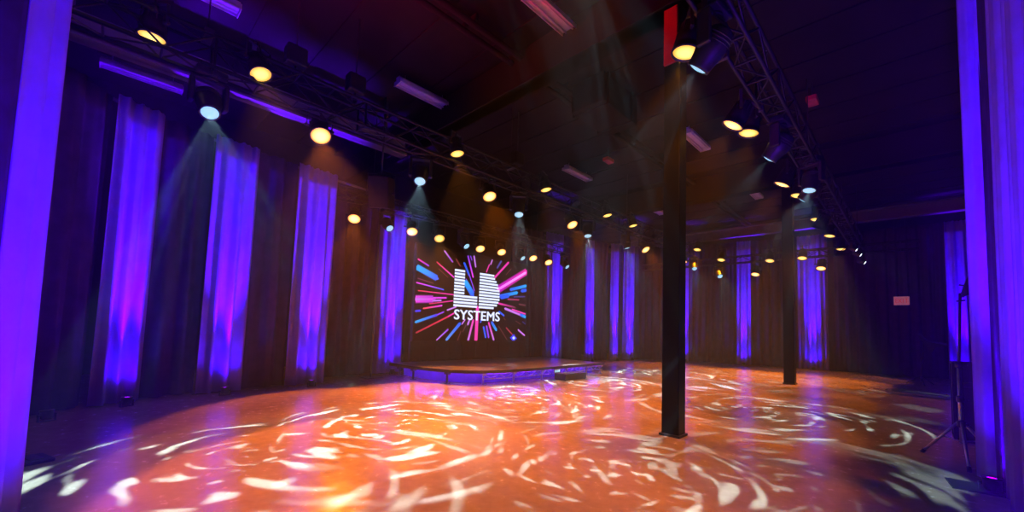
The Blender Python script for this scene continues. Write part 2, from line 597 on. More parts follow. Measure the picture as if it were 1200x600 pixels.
def gobo_nodes(l, seed, tmax):
    """A cut metal pattern in the lamp: curved dashes on a spiral."""
    l.use_nodes = True
    t = l.node_tree
    em = t.nodes['Emission']
    N, K = t.nodes.new, t.links.new

    def m(op, a, b=None, c=None):
        n = N('ShaderNodeMath'); n.operation = op
        for i, v in enumerate((a, b, c)):
            if v is None:
                continue
            if isinstance(v, (int, float)):
                n.inputs[i].default_value = v
            else:
                K(v, n.inputs[i])
        return n.outputs[0]
    tc = N('ShaderNodeTexCoord')
    sx = N('ShaderNodeSeparateXYZ'); K(tc.outputs['Normal'], sx.inputs[0])
    x = m('DIVIDE', m('DIVIDE', sx.outputs[0], sx.outputs[2]), tmax)
    y = m('DIVIDE', m('DIVIDE', sx.outputs[1], sx.outputs[2]), tmax)
    # the pattern's own centre sits off axis a little
    r = m('SQRT', m('ADD', m('MULTIPLY', x, x), m('MULTIPLY', y, y)))
    th = m('ARCTAN2', y, x)
    cs = N('ShaderNodeCombineXYZ')
    sw = m('ADD', th, m('MULTIPLY', r, 2.2))
    K(m('MULTIPLY', r, 4.6), cs.inputs[0])
    K(m('MULTIPLY', m('COSINE', sw), 1.05), cs.inputs[1])
    K(m('ADD', m('MULTIPLY', m('SINE', sw), 1.05), seed * 7.3), cs.inputs[2])
    nz = N('ShaderNodeTexNoise'); nz.inputs['Scale'].default_value = 2.3; nz.inputs['Detail'].default_value = 1.5
    nz.inputs['Roughness'].default_value = 0.5
    K(cs.outputs[0], nz.inputs['Vector'])
    mr = N('ShaderNodeMapRange'); mr.interpolation_type = 'SMOOTHSTEP'
    mr.inputs[1].default_value = 0.565; mr.inputs[2].default_value = 0.70
    mr.inputs[3].default_value = 0.0; mr.inputs[4].default_value = 1.0
    K(nz.outputs[0], mr.inputs[0])
    K(m('ADD', m('MULTIPLY', mr.outputs[0], 1.0), 0.008), em.inputs['Strength'])


# ---- shared meshes of a par can
def par_meshes():
    out = {}
    bm = bmesh.new()
    lathe(bm, [(0.0, 0.17), (0.05, 0.168), (0.10, 0.15), (0.118, 0.12), (0.122, 0.06), (0.128, 0.055), (0.128, 0.02), (0.135, 0.015), (0.145, -0.10), (0.15, -0.19), (0.162, -0.19), (0.162, -0.215), (0.145, -0.215), (0.140, -0.17), (0.0, -0.17)], 28)
    for i in range(10):                                     # cooling fins on the back
        a = 2 * PI * i / 10
        box(bm, 0.10, 0.140, -0.006, 0.006, 0.02, 0.13, 0, Matrix.Rotation(a, 4, 'Z'))
    out['can'] = mesh_of('can', bm, M['black_metal'])
    for key, mm in (('warm', 'warm_lens'), ('yellow', 'yellow_lens')):
        bm = bmesh.new()
        lathe(bm, [(0.144, -0.192), (0.12, -0.203), (0.07, -0.212), (0.0, -0.215)], 28)
        out[key] = mesh_of('lens', bm, M[mm])
    bm = bmesh.new()
    box(bm, -0.185, 0.185, -0.02, 0.02, 0.262, 0.272)
    for s in (-1, 1):
        box(bm, s * 0.185 - 0.004, s * 0.185 + 0.004, -0.02, 0.02, -0.02, 0.272)
        tube(bm, (s * 0.14, 0, 0), (s * 0.215, 0, 0), 0.022, 10)
    out['yoke'] = mesh_of('yoke', bm, M['black_metal'])
    return out


def head_meshes():
    out = {}
    bm = bmesh.new(); box(bm, -0.17, 0.17, -0.12, 0.12, 0.30, 0.40, bevel=0.015)
    tube(bm, (0, 0, 0.27), (0, 0, 0.30), 0.09, 16)
    box(bm, -0.12, 0.12, -0.123, 0.123, 0.33, 0.37)
    out['base'] = mesh_of('base', bm, M['black_metal'])
    bm = bmesh.new()
    box(bm, -0.20, 0.20, -0.06, 0.06, 0.235, 0.28, bevel=0.012)
    for s in (-1, 1):
        box(bm, s * 0.185 - 0.028, s * 0.185 + 0.028, -0.07, 0.07, -0.08, 0.27, bevel=0.02)
    out['arm'] = mesh_of('yoke', bm, M['black_metal'])
    bm = bmesh.new()
    lathe(bm, [(0.0, 0.17), (0.07, 0.168), (0.115, 0.14), (0.135, 0.08), (0.15, 0.0), (0.148, -0.06), (0.13, -0.12), (0.118, -0.20), (0.118, -0.235), (0.098, -0.235), (0.096, -0.215), (0, -0.215)], 28)
    for z in (0.10, 0.07, 0.04):
        lathe(bm, [(0.13, z), (0.152, z - 0.004), (0.152, z - 0.012), (0.13, z - 0.016)], 28)
    out['head'] = mesh_of('head', bm, M['black_metal'])
    for key, mm in (('cool', 'white_lens'), ('bright', 'bright_lens')):
        bm = bmesh.new(); lathe(bm, [(0.098, -0.225), (0.07, -0.238), (0.03, -0.246), (0, -0.248)], 24)
        out[key] = mesh_of('lens', bm, M[mm])
    return out


PM, HM = par_meshes(), head_meshes()
n_light = [0]


def aim_angles(d):
    h = math.hypot(d.x, d.y)
    return (math.atan2(-d.x, d.y) if h > 1e-6 else 0.0), math.atan2(h, -d.z)


def hang_bm(dz, to):
    """Hook clamp: a stub from the yoke top (z = dz) up and across to the tube it hangs from (local vector to)."""
    bm = bmesh.new()
    to = Vector(to)
    if to.z < dz + 0.03:
        knee = Vector((0, 0, dz + 0.03))
    else:
        knee = Vector((0, 0, to.z))
    tube(bm, (0, 0, dz - 0.01), knee, 0.014, 8)
    if (to - knee).length > 0.03:
        tube(bm, knee, to, 0.018, 8)
    box(bm, to.x - 0.035, to.x + 0.035, to.y - 0.03, to.y + 0.03, to.z - 0.04, to.z + 0.04, bevel=0.008)
    return bm


def par(lens, target, hang, label, key='warm', power=120, size=50, scale=1.0, blend=0.2, col=None):
    lens, target = Vector(lens), Vector(target)
    d = (target - lens).normalized()
    pv = lens - d * 0.215 * scale
    rz, tilt = aim_angles(d)
    t = thing('par_spotlight', label, 'spotlight', pv, rz)
    t.scale = (scale,) * 3
    inv = Matrix.Rotation(-rz, 4, 'Z')
    mk('clamp', hang_bm(0.272, inv @ ((Vector(hang) - pv) / scale)), M['black_metal'], t)
    obj('yoke', PM['yoke'], t)
    c = obj('can', PM['can'], t, None, (tilt, 0, 0))
    l = obj('lens', PM[key], c); l['label'] = 'glowing amber lens' if key == 'warm' else 'glowing yellow lens'
    spot('lamp', c, (0, 0, -0.235), (0, 0, 0), col or (WARM if key == 'warm' else YEL), power, size, blend, 0.07)
    return t


def mover(lens, target, hang, label, key='cool', power=300, size=44, gobo=1.0, scale=1.0):
    lens, target = Vector(lens), Vector(target)
    d = (target - lens).normalized()
    pv = lens - d * 0.24 * scale
    rz, tilt = aim_angles(d)
    t = thing('moving_head_spotlight', label, 'spotlight', pv, rz)
    t.scale = (scale,) * 3
    inv = Matrix.Rotation(-rz, 4, 'Z')
    mk('clamp', hang_bm(0.40, inv @ ((Vector(hang) - pv) / scale)), M['black_metal'], t)
    obj('base', HM['base'], t)
    obj('yoke', HM['arm'], t)
    c = obj('head', HM['head'], t, None, (tilt, 0, 0))
    l = obj('lens', HM[key], c); l['label'] = 'glowing cool white lens'
    if power:
        spot('lamp', c, (0, 0, -0.262), (0, 0, gobo * 1.3), COOL, power, size, 0.12, 0.012, gobo)
    return t


# ---- trusses


def truss(p, q, wid, hgt, label, step=0.5, rt=0.024, hang_z=None, hangs=(), name='lighting_truss'):
    """Box truss; p, q are the centre of the bottom face at either end."""
    p, q = Vector(p), Vector(q)
    L = (q - p).length
    ang = math.atan2(q.y - p.y, q.x - p.x)
    t = thing(name, label, 'truss', p, ang)
    for y in (-wid / 2, wid / 2):
        for z in (0, hgt):
            bm = bmesh.new(); tube(bm, (0, y, z), (L, y, z), rt, 10); mk('chord', bm, M['truss'], t)
    n = max(1, round(L / step))
    bm = bmesh.new()
    for i in range(n):
        a, b = L * i / n, L * (i + 1) / n
        for y in (-wid / 2, wid / 2):
            z0, z1 = (0, hgt) if i % 2 else (hgt, 0)
            tube(bm, (a, y, z0), (b, y, z1), rt * 0.5, 6, caps=False)
        for z in (0, hgt):
            y0, y1 = (-wid / 2, wid / 2) if i % 2 else (wid / 2, -wid / 2)
            tube(bm, (a, y0, z), (b, y1, z), rt * 0.5, 6, caps=False)
            tube(bm, (a, -wid / 2, z), (a, wid / 2, z), rt * 0.6, 6, caps=False)
        if i % 4 == 0:
            for y in (-wid / 2, wid / 2):
                tube(bm, (a, y, 0), (a, y, hgt), rt * 0.7, 6, caps=False)
    mk('bracing', bm, M['truss'], t)
    for h in hangs:
        bm = bmesh.new()
        tube(bm, (h, 0, hgt - 0.01), (h, 0, ZT - 0.03 - p.z), 0.009, 6)
        box(bm, h - 0.05, h + 0.05, -wid / 2 - 0.03, wid / 2 + 0.03, hgt - 0.01, hgt + 0.05)
        mk('hanger', bm, M['black_metal'], t)
    return t


TLX, TRX = -6.32, -1.33
truss((TLX, -1.2, 4.40), (TLX, 16.6, 4.40), 0.30, 0.40, 'long black lighting truss on the left carrying amber, yellow and white lamps', hangs=(1.9, 7.4, 12.6, 17.2))
truss((TRX, 0.2, 4.48), (TRX, 19.0, 4.48), 0.27, 0.36, 'black lighting truss on the right above the columns', hangs=(3.8, 9.0, 14.2))
truss((-9.0, 3.3, 4.02), (-9.0, 11.9, 4.02), 0.25, 0.25, 'short lighting truss above the video screen', step=0.4, rt=0.02, hangs=(1.0, 6.9))
truss((-8.6, 17.0, 4.02), (0.2, 17.0, 4.02), 0.25, 0.25, 'lighting truss crossing the far end before the back curtain', step=0.4, rt=0.02, hangs=(1.5, 7.4))


# ---- yellow cans on the left truss (upper row)
for i, ((px, py), tg) in enumerate(zip([(178, 45), (306, 88), (536, 181), (640, 223), (712, 253), (742, 265)],
                                       [(-6.2, 0.1), (-4.2, 2.2), (-5.0, 4.9), (-5.0, 7.5), (-5.0, 10), (-5.0, 11.5)])):
    L = at_z(px, py, 4.5)
    par(L, (tg[0], tg[1], 0), (TLX + 0.15, L.y, 4.80), 'yellow can high on the left truss, %s from the camera' % ordinal(i), 'yellow', power=25 if i == 0 else 340, size=56, scale=0.88)
# ---- amber cans on the left truss (lower row)
for i, ((px, py), tg) in enumerate(zip([(376, 160), (574, 231), (671, 264), (757, 293)],
                                       [(-3.5, 1.9), (-3.9, 5.0), (-3.6, 8.0), (-3.2, 12.0)])):
    L = at_x(px, py, -6.45)
    par(L, (tg[0], tg[1], 0), (TLX - 0.15, L.y, 4.40), 'amber can hanging under the left truss, %s from the camera' % ordinal(i), 'warm', power=1400 if i == 0 else 800, size=44 if i == 0 else 52)
# ---- white moving heads on the left truss
for i, ((px, py), tg) in enumerate(zip([(246, 133), (492, 213), (608, 252), (689, 277), (735, 291)],
                                       [(300, 545), (470, 497), (610, 466), (700, 448), (770, 437)])):
    L = at_x(px, py, -6.38)
    tg = at_z(tg[0], tg[1], 0)
    mover(L, (tg[0], tg[1], 0), (TLX, L.y, 4.40), 'moving head with a white beam under the left truss, %s from the camera' % ordinal(i), power=3600 if i == 0 else 6500, size=48 if i == 0 else 42, gobo=i + 1.0)
# ---- right truss, inner side
RT = [(803, 63, (-2.5, 4.2), 'yellow'), (858, 148, (-4.2, 5.6), 'warm'), (877, 157, (-2.6, 6.6), 'yellow'), (916, 217, (-4.0, 9.2), 'warm'), (935, 230, (-2.6, 10.4), 'yellow'),
      (957, 258, (-2.6, 13), 'yellow'), (959, 268, (-3.8, 13.5), 'warm'), (972, 277, (-2.6, 15.4), 'yellow'), (985, 292, (-2.4, 17.6), 'yellow')]
for i, (px, py, tg, key) in enumerate(RT):
    L = at_x(px, py, -1.62 if py == 268 else -1.84)
    par(L, (tg[0], tg[1], 0), (TRX - 0.135, L.y, 4.48), '%s can on the right truss, %s from the camera' % ('yellow' if key == 'yellow' else 'tilted amber', ordinal(i)), key, power=340 if key == 'yellow' else 420, size=56)
for i, (px, py, tg) in enumerate([(817, 82, (-5.2, 4.6)), (900, 187, (-5.2, 7.6)), (940, 235, (-5.2, 10.4))]):
    L = at_x(px, py, -1.52)
    mover(L, (tg[0], tg[1], 0), (TRX, L.y, 4.48), 'moving head tilted inward under the right truss, %s from the camera' % ordinal(i), power=1800, size=40, gobo=i + 11.0)
# ---- lamps of the two trusses above the top edge of the view; the cans are added
par((-1.84, 2.6, 4.5), (-1.9, 2.2, 0), (TRX - 0.135, 2.6, 4.48), 'added unseen yellow can at the near end of the right truss above the view', 'yellow', power=200, size=56)  # added out of view to warm the floor near the camera
mover((-1.5, 2.0, 4.0), at_z(708, 548, 0), (TRX, 2.0, 4.48), 'moving head at the near end of the right truss above the view', power=2200, size=36, gobo=51.0)
mover((-1.4, 0.9, 4.0), at_z(880, 562, 0), (TRX, 0.9, 4.48), 'moving head nearest the camera on the right truss, above the view', power=1700, size=38, gobo=54.0)
mover((-1.3, 9.0, 3.95), at_z(900, 482, 0), (TRX, 9.0, 4.48), 'moving head turned to the right under the right truss', power=2600, size=54, gobo=53.0)
par((-6.0, -0.8, 4.7), (-4.6, 1.9, 6.2), (TLX + 0.15, -0.8, 4.80), 'added unseen red can on the left truss turned up to the ceiling', 'warm', power=1100, size=70, blend=1.0, col=(1, 0.0, 0.05))  # red wash added out of view to tint the ceiling maroon
par((-1.15, 2.2, 4.25), (-2.13, 5.0, 5.1), (TRX, 2.2, 4.48), 'added unseen red can on the right truss turned to the column top', 'warm', power=26, size=14, col=(1, 0.08, 0.08))  # unseen spot added to brighten the red board on the column
# ---- above the video screen
WL = [(415, 257, 'warm'), (483, 272, 'warm'), (515, 280, 'yellow'), (563, 292, 'warm'), (588, 296, 'warm'), (625, 303, 'warm'), (643, 308, 'warm')]
for i, (px, py, key) in enumerate(WL):
    L = at_x(px, py, -8.72)
    par(L, (L.x + 2.6, L.y - 1.2, 0), (-9.0 + 0.125, L.y, 4.02), '%s can above the video screen, %s from the left' % ('amber' if key == 'warm' else 'yellow', ordinal(i)), key,
        power=1000 if i < 3 else 200, size=48, scale=0.9)
for i, (px, py) in enumerate([(457, 268), (547, 289), (613, 303), (665, 313)]):
    L = at_x(px, py, -8.72)
    mover(L, (L.x + 3.6, L.y + 0.3, 0), (-8.98, L.y, 4.02), 'moving head above the video screen, %s from the left' % ordinal(i), power=1000, size=46, gobo=i + 21.0, scale=0.85)
# ---- far cross truss
FX = [(801, 307, 'warm'), (817, 293, 'yellow'), (845, 305, 'yellow'), (885, 322, 'warm'), (902, 306, 'yellow'), (940, 303, 'yellow'), (962, 315, 'warm')]
for i, (px, py, key) in enumerate(FX):
    L = at_y(px, py, 16.8)
    par(L, (L.x - 0.2, L.y - 1.6, 0), (L.x, 16.875, 4.02 if L.z < 4.1 else 4.27), '%s can on the far cross truss, %s from the left' % ('amber' if key == 'warm' else 'yellow', ordinal(i)), key, power=380, size=56, scale=0.95)
for i, (px, py) in enumerate([(814, 315), (844, 324)]):
    L = at_y(px, py, 16.8)
    mover(L, (L.x + (2.6 if i else 1.8), L.y - 3.0, 0), (L.x, 16.95, 4.02), 'moving head on the far cross truss, %s from the left' % ordinal(i), power=2600, size=50, gobo=i + 31.0, scale=0.9)
for i, (px, py) in enumerate([(1004, 293), (1009, 299), (1014, 308)]):
    L = at_y(px, py, 16.3 + 0.3 * i)
    mover(L, (L.x + 3.0, L.y - 0.3, L.z - 2.0), (L.x - 0.05, 16.875, 4.02 if L.z < 3.95 else 4.27), 'bright white moving head at the right end of the far truss, %s from the top' % ordinal(i), 'bright', power=300, size=30, gobo=i + 41.0, scale=0.55)

# ---- chain hoists and the hanging loudspeaker
for i, (px, py, X) in enumerate([(345, 92, TLX), (415, 128, TLX), (606, 190, TLX)]):
    p = at_x(px, py, X)
    t = thing('chain_hoist', 'black chain hoist lifting the left truss, %s from the camera' % ordinal(i), 'hoist', (X, p.y, 4.83))
    bm = bmesh.new(); box(bm, -0.1, 0.1, -0.14, 0.14, 0.12, 0.40, bevel=0.03); lathe(bm, [(0, 0.0), (0.09, 0.0), (0.09, 0.16), (0, 0.16)], 18, mtx=Matrix.Translation((0, 0.05, 0.26)) @ Matrix.Rotation(PI / 2, 4, 'X'))
    mk('motor', bm, M['black'], t)
    bm = bmesh.new(); tube(bm, (0, 0, 0), (0, 0, 0.14), 0.014, 8); lathe(bm, [(0.03, -0.03), (0.05, 0), (0.03, 0.03)], 14); mk('hook', bm, M['black_metal'], t)
    bm = bmesh.new(); tube(bm, (0, 0, 0.38), (0, 0, ZT - 0.05 - 4.83), 0.012, 6); mk('chain', bm, M['black_metal'], t)

p = at_x(446, 226, -8.1)
t = thing('loudspeaker', 'black loudspeaker hanging tilted above the set-back curtain left of the screen', 'speaker', p, 0.9)
tl = Matrix.Rotation(math.radians(14), 4, 'X')
bm = bmesh.new()
prism(bm, [(-0.20, -0.25), (0.20, -0.25), (0.27, 0.2), (-0.27, 0.2)], -0.32, 0.32)
bmesh.ops.bevel(bm, geom=list(bm.edges), offset=0.015, segments=2, affect='EDGES')
bmesh.ops.transform(bm, matrix=tl, verts=bm.verts)
mk('cabinet', bm, M['box'], t)
bm = bmesh.new(); box(bm, -0.25, 0.25, 0.195, 0.215, -0.29, 0.29, bevel=0.006); bmesh.ops.transform(bm, matrix=tl, verts=bm.verts)
mk('grille', bm, M['black_metal'], t)
bm = bmesh.new()
for s in (-1, 1):
    box(bm, s * 0.285 - 0.005, s * 0.285 + 0.005, -0.03, 0.03, -0.05, 0.42)
    tube(bm, (s * 0.22, 0, 0), (s * 0.30, 0, 0), 0.03, 10)
box(bm, -0.29, 0.29, -0.03, 0.03, 0.41, 0.42)
tube(bm, (0, 0, 0.41), (0, 0, ZT - 0.05 - p.z), 0.02, 8)
mk('bracket', bm, M['black_metal'], t)

# ------------------------------------------------------------------ uplights on the floor
bm = bmesh.new(); lathe(bm, [(0, -0.07), (0.06, -0.07), (0.078, -0.04), (0.08, 0.06), (0.088, 0.06), (0.088, 0.085), (0.075, 0.085), (0.072, 0.06), (0, 0.06)], 20)
UB = mesh_of('can', bm, M['black_metal'])
bm = bmesh.new(); lathe(bm, [(0.074, 0.066), (0.04, 0.078), (0, 0.08)], 20); UL = mesh_of('lens', bm, M['violet_lens'])
bm = bmesh.new(); box(bm, -0.11, 0.11, -0.03, 0.03, -0.10, -0.092)
for s in (-1, 1):
    box(bm, s * 0.106 - 0.004, s * 0.106 + 0.004, -0.02, 0.02, -0.10, 0.02)
    tube(bm, (s * 0.08, 0, 0), (s * 0.118, 0, 0), 0.016, 8)
UF = mesh_of('floor_bracket', bm, M['black_metal'])


def uplight(p, target, label, power, size=30, blend=0.9, col=VIO, flood=0):
    p = Vector((p[0], p[1], 0.10)); d = (Vector(target) - p).normalized()
    h = math.hypot(d.x, d.y)
    rz = math.atan2(d.y, d.x) - PI / 2
    t = thing('floor_uplight', label, 'spotlight', (p.x, p.y, 0.07), rz)
    t.scale = (0.7,) * 3
    obj('floor_bracket', UF, t)
    c = obj('can', UB, t, None, (-math.atan2(h, d.z), 0, 0))
    l = obj('lens', UL, c); l['label'] = 'glowing violet lens'
    spot('lamp', c, (0, 0, 0.10), (PI, 0, 0), col, power, size, blend, 0.04)
    if flood:
        spot('flood_lamp', c, (0, 0, 0.10), (PI, 0, 0), col, flood, 112, 1.0, 0.04)
    return t


for P, sa, sb, zt, lab in violet_spots:
    wdt = sb - sa
    a, d = path_at(P, (sa + sb) / 2)
    nrm = Vector((d.y, -d.x))
    off = 0.36
    b = a + nrm * off
    tgt = (a.x + nrm.x * 0.12, a.y + nrm.y * 0.12, 4.6)
    where = lab.split('lit ')[1]
    where = where.replace('bright ', '')
    uplight(b, tgt, 'floor uplight under the curtain ' + ' '.join(('lit ' + where).replace(',', '').split()[:9]), 9000, 21 if P is PB else 25, 1.0, flood=75)
    # neighbouring cloth just catches the edge of each beam

uplight((0.445, 5.36), (0.44, 5.74, 4.6), 'floor uplight at the foot of the right foreground curtain', 3000, 26, 1.0, flood=60)
uplight((0.30, 2.9), (0.53, 4.3, 2.2), 'floor uplight below the lower right edge of the view beside the curtain', 1700, 80, 1.0)
q = plan_pt(20, 2.1)
uplight((q[0], q[1] + 0.35), (-3.6, -0.2, 1.8), 'floor uplight below the left foreground curtain', 1100, 95, 1.0)
uplight((-10.3, 0.6), (-10.8, 0.3, 6.0), 'added unseen floor uplight behind the left wall curtain turned to the ceiling', 2600, 44, 1.0)  # added out of sight to throw violet on the batten and ceiling
q, d = path_at(PL, 0.45)
uplight((q.x + 0.3, q.y + 0.15), (q.x - 0.1, q.y - 0.1, 3.6), 'floor uplight glowing in the far left corner beside the foreground curtain', 40, 40, 1.0)

# ------------------------------------------------------------------ LED video screen
SX = -9.2
sy0, sy1, sz0, sz1 = 5.70, 9.97, 0.84, 3.38
t = thing('video_screen', 'large video screen showing coloured light streaks and a striped white logo behind the stage', 'screen', (SX, (sy0 + sy1) / 2, 0))
yc = (sy0 + sy1) / 2
bm = bmesh.new(); box(bm, -0.12, -0.005, sy0 - yc - 0.02, sy1 - yc + 0.02, sz0 - 0.02, sz1 + 0.02, bevel=0.006)
mk('cabinet', bm, M['black'], t)
bm = bmesh.new(); box(bm, -0.10, -0.01, sy0 - yc - 0.06, sy1 - yc + 0.02, 0.31, sz0 - 0.02)
for i in range(9):
    y = sy0 - yc + (i + .5) * (sy1 - sy0) / 9
    box(bm, -0.012, 0.0, y - 0.012, y + 0.012, 0.32, sz0 - 0.03)
mk('base_panel', bm, M['black'], t)
bm = bmesh.new()
colL = bm.loops.layers.float_color.new('pixel')
box(bm, -0.006, 0.0, sy0 - yc, sy1 - yc, sz0, sz1)
depth = [0.0]


def quad(pts, cols):
    depth[0] += 0.00004
    vs_ = [bm.verts.new((0.0012 + depth[0], y, z)) for y, z in pts]
    f = bm.faces.new(vs_); f.material_index = 1
    if f.normal.x < 0 or True:
        f.normal_update()
    for lp, c in zip(f.loops, cols):
        lp[colL] = c


def sp(px, py):
    v = at_x(px, py, SX + 0.002)
    return Vector((v.y - yc, v.z))


def streak(x0, y0, x1, y1, wpx, c0, c1=None, k=1.0):
    a, b = sp(x0, y0), sp(x1, y1)
    sc = (sp(x0 + 1, y0) - sp(x0, y0)).length * wpx / 2
    d = (b - a).normalized(); n = Vector((-d.y, d.x)) * sc
    c0 = Vector(lin(*c0)[:3]) * k; c1 = Vector(lin(*c1)[:3]) * k if c1 else c0
    e = d * sc * 0.8
    f0, f1 = (*c0, 1), (*c1, 1)
    lim = lambda v: (min(max(v.x, sy0 - yc + 0.004), sy1 - yc - 0.004), min(max(v.y, sz0 + 0.004), sz1 - 0.004))
    edge0, edge1 = tuple(x * 0.25 for x in c0) + (1,), tuple(x * 0.25 for x in c1) + (1,)
    # core and the two soft flanks
    quad([lim(a + n * .55), lim(a - e), lim(a - n * .55), lim(b - n * .55), lim(b + e), lim(b + n * .55)], [f0, f0, f0, f1, f1, f1])
    quad([lim(a + n * .55), lim(b + n * .55), lim(b + n), lim(a + n)], [f0, f1, edge1, edge0])
    quad([lim(a - n), lim(b - n), lim(b - n * .55), lim(a - n * .55)], [edge0, edge1, f1, f0])


BL, CY_, MG, PK, RD, VI, LI, DM = (20, 90, 255), (0, 165, 255), (235, 60, 235), (240, 50, 180), (220, 45, 85), (140, 65, 235), (200, 120, 235), (100, 45, 60)
for a in [
    (490, 303.5, 502.5, 311.5, 2, PK, VI), (488.5, 313, 512, 326, 7, CY_, BL, 1.2), (489.5, 326, 508, 332, 1.2, (110, 40, 110), DM), (488, 331, 520, 339.5, 1.6, MG, BL),
    (512, 307, 532, 325, 1.6, RD, MG), (521, 294, 530.5, 307, 1.8, LI, VI), (514, 315, 525, 325, 1.2, DM), (534.5, 303.5, 539.5, 312, 1.5, (120, 45, 60)),
    (544, 308, 550, 323, 2.4, BL), (548.5, 300, 554.5, 325, 1.9, VI, MG), (555.5, 300, 557.5, 313, 1.8, LI), (551.5, 300, 553, 305, 1.2, VI), (546, 327, 550, 333, 1.2, VI),
    (545, 330, 554, 345, 6, CY_, BL, 1.2), (550, 322, 556, 341, 1.2, VI),
    (570, 319, 573.5, 310, 1.2, PK), (575, 310, 577, 304.5, 1.4, LI), (582.5, 314, 587.5, 306, 1.8, (70, 70, 170)), (580, 325, 596, 307.5, 2.1, PK, PK),
    (584, 339, 617, 318.5, 7, (190, 0, 190), (235, 20, 170)), (584, 339, 616, 319.5, 2.6, (255, 110, 255), (255, 150, 250), 1.2), (593, 322, 599, 315, 1, DM), (598, 339.5, 616.5, 335, 2.8, BL, CY_),
    (490, 340.5, 533, 345.5, 1.3, RD, PK), (487, 350.5, 507.5, 350.5, 8.5, MG, (200, 50, 220)), (487.5, 350.5, 507, 350.5, 3, LI, MG), (508, 349, 523, 349, 1.8, MG), (507, 352.5, 517, 352, 2, LI),
    (496, 361.5, 518, 358, 1.9, (240, 70, 60), MG), (503, 356, 531, 352.5, 1.2, RD, PK), (486.8, 364.5, 492.5, 364, 2.6, (40, 50, 240)), (486.8, 377.5, 512, 369, 3, CY_, (60, 30, 230)),
    (512, 369, 520, 365.5, 1.6, VI), (487.5, 390, 525, 371, 2, (170, 35, 60), RD), (524, 363.5, 534.5, 359.5, 1.7, LI), (525, 371, 532, 367, 1.6, PK), (511.5, 399, 525, 386, 2, LI, VI),
    (523, 399, 539, 379, 3.6, (80, 150, 255), BL), (541, 380, 545, 374.5, 1.5, LI), (548, 380.5, 550, 375, 2.2, LI), (548.5, 399, 554.5, 375, 2.6, LI, PK), (536, 399, 540, 388, 1.1, DM), (542, 389, 546, 381, 1.1, DM),
    (586, 347, 606, 343, 3.2, BL, CY_), (587, 349, 596, 347, 3, BL), (611, 341, 616.5, 340, 3, BL), (595, 350.5, 608, 351.5, 1.4, (170, 50, 100)), (602, 348, 615, 347.5, 1.2, (70, 60, 140)),
    (584, 355.5, 604, 360.5, 1.8, PK, DM), (591.5, 361.5, 610, 369, 2.3, LI, LI), (610, 369, 616, 371.5, 2.8, BL, CY_), (600, 362.5, 615.5, 368, 1.4, PK), (608, 356.5, 615.5, 358, 1.6, DM),
    (557.5, 399, 559.5, 360, 4, (255, 60, 170), (255, 60, 200)), (563, 378, 564, 374, 1.6, BL), (566.5, 383, 569, 395.5, 2.2, BL), (570, 382, 572.5, 395.5, 2.2, VI), (572.5, 378, 578.5, 398.5, 2.2, PK, LI),
    (576, 377.5, 581.5, 387, 2.8, BL, CY_), (584.5, 365, 590.5, 370, 1.8, BL), (584, 382, 594, 398, 1.1, DM), (593, 384, 602, 394, 1.3, (170, 40, 70)), (607, 386.5, 614.5, 393, 1.6, LI),
    (600, 396, 603, 396.3, 6.5, (40, 50, 255)), (601, 396, 602.6, 396.1, 3, (200, 220, 255)), (604, 376, 610, 380, 1, DM), (590, 372, 592, 375, 1.1, DM), (612, 377, 616, 380, 1, (60, 60, 150)),
]:
    streak(*a)
# striped logo: an L and a D
WH = tuple(x * 1.2 for x in lin(212, 224, 255)[:3]) + (1,)
Ltl, Lbl, Lst, Lft = sp(533, 315), sp(532.3, 358.8), sp(545, 318), sp(559, 352)
Dl, Dr = sp(561.5, 340), sp(585.3, 345)
ztop, zbot = Ltl.y, Lbl.y
ns = 12
ph_ = (ztop - zbot) / (ns - 0.35)
for i in range(ns):
    z1 = ztop - i * ph_; z0 = z1 - ph_ * 0.66
    yr = Lft.x if i >= 8 else Lst.x
    quad([(Ltl.x, z0), (yr, z0), (yr, z1), (Ltl.x, z1)], [WH] * 4)
    v = (i + 0.5) / ns
    prof = [0.70, 0.74, 0.82, 0.90, 0.94, 0.99, 1.0, 1.0, 1.0, 0.95, 0.88, 0.72][i]
    yr = Dl.x + (Dr.x - Dl.x) * prof
    quad([(Dl.x, z0), (yr, z0), (yr, z1), (Dl.x, z1)], [WH] * 4)
# the word under it
fc = bpy.data.curves.new('word', 'FONT'); fc.body = 'SYSTEMS'; fc.offset = 0.0; fc.size = 1; fc.resolution_u = 3; fc.space_character = 1.04
fo = bpy.data.objects.new('word', fc); C.objects.link(fo)
bpy.context.view_layer.update()
me = bpy.data.meshes.new_from_object(fo.evaluated_get(bpy.context.evaluated_depsgraph_get()))
bpy.data.objects.remove(fo)
wa, wb = sp(532, 374), sp(585.5, 363.2)
xs = [v.co.x for v in me.vertices]; ys = [v.co.y for v in me.vertices]
wt = sp(533, 362.6).y
kx, kz = 0.012, 0.006                                   # heavier strokes
for ox, oz in ((0, 0), (-kx, 0), (kx, 0), (0, -kz), (0, kz), (-kx * .6, kz), (kx * .6, -kz)):
    for pl in me.polygons:
        pts = []
        for vi in pl.vertices:
            c = me.vertices[vi].co
            pts.append((ox + wa.x + (wb.x - wa.x) * (c.x - min(xs)) / (max(xs) - min(xs)), oz + wa.y + (wt - wa.y) * (c.y - min(ys)) / (max(ys) - min(ys))))
        quad(pts, [WH] * len(pts))
        depth[0] -= 0.00004
    depth[0] += 0.00005
bpy.data.meshes.remove(me)
led = bpy.data.materials.new('led_pixels'); led.use_nodes = True
ln = led.node_tree; lb = ln.nodes['Principled BSDF']
at = ln.nodes.new('ShaderNodeVertexColor'); at.layer_name = 'pixel'
lb.inputs['Base Color'].default_value = (0.02, 0.02, 0.02, 1)
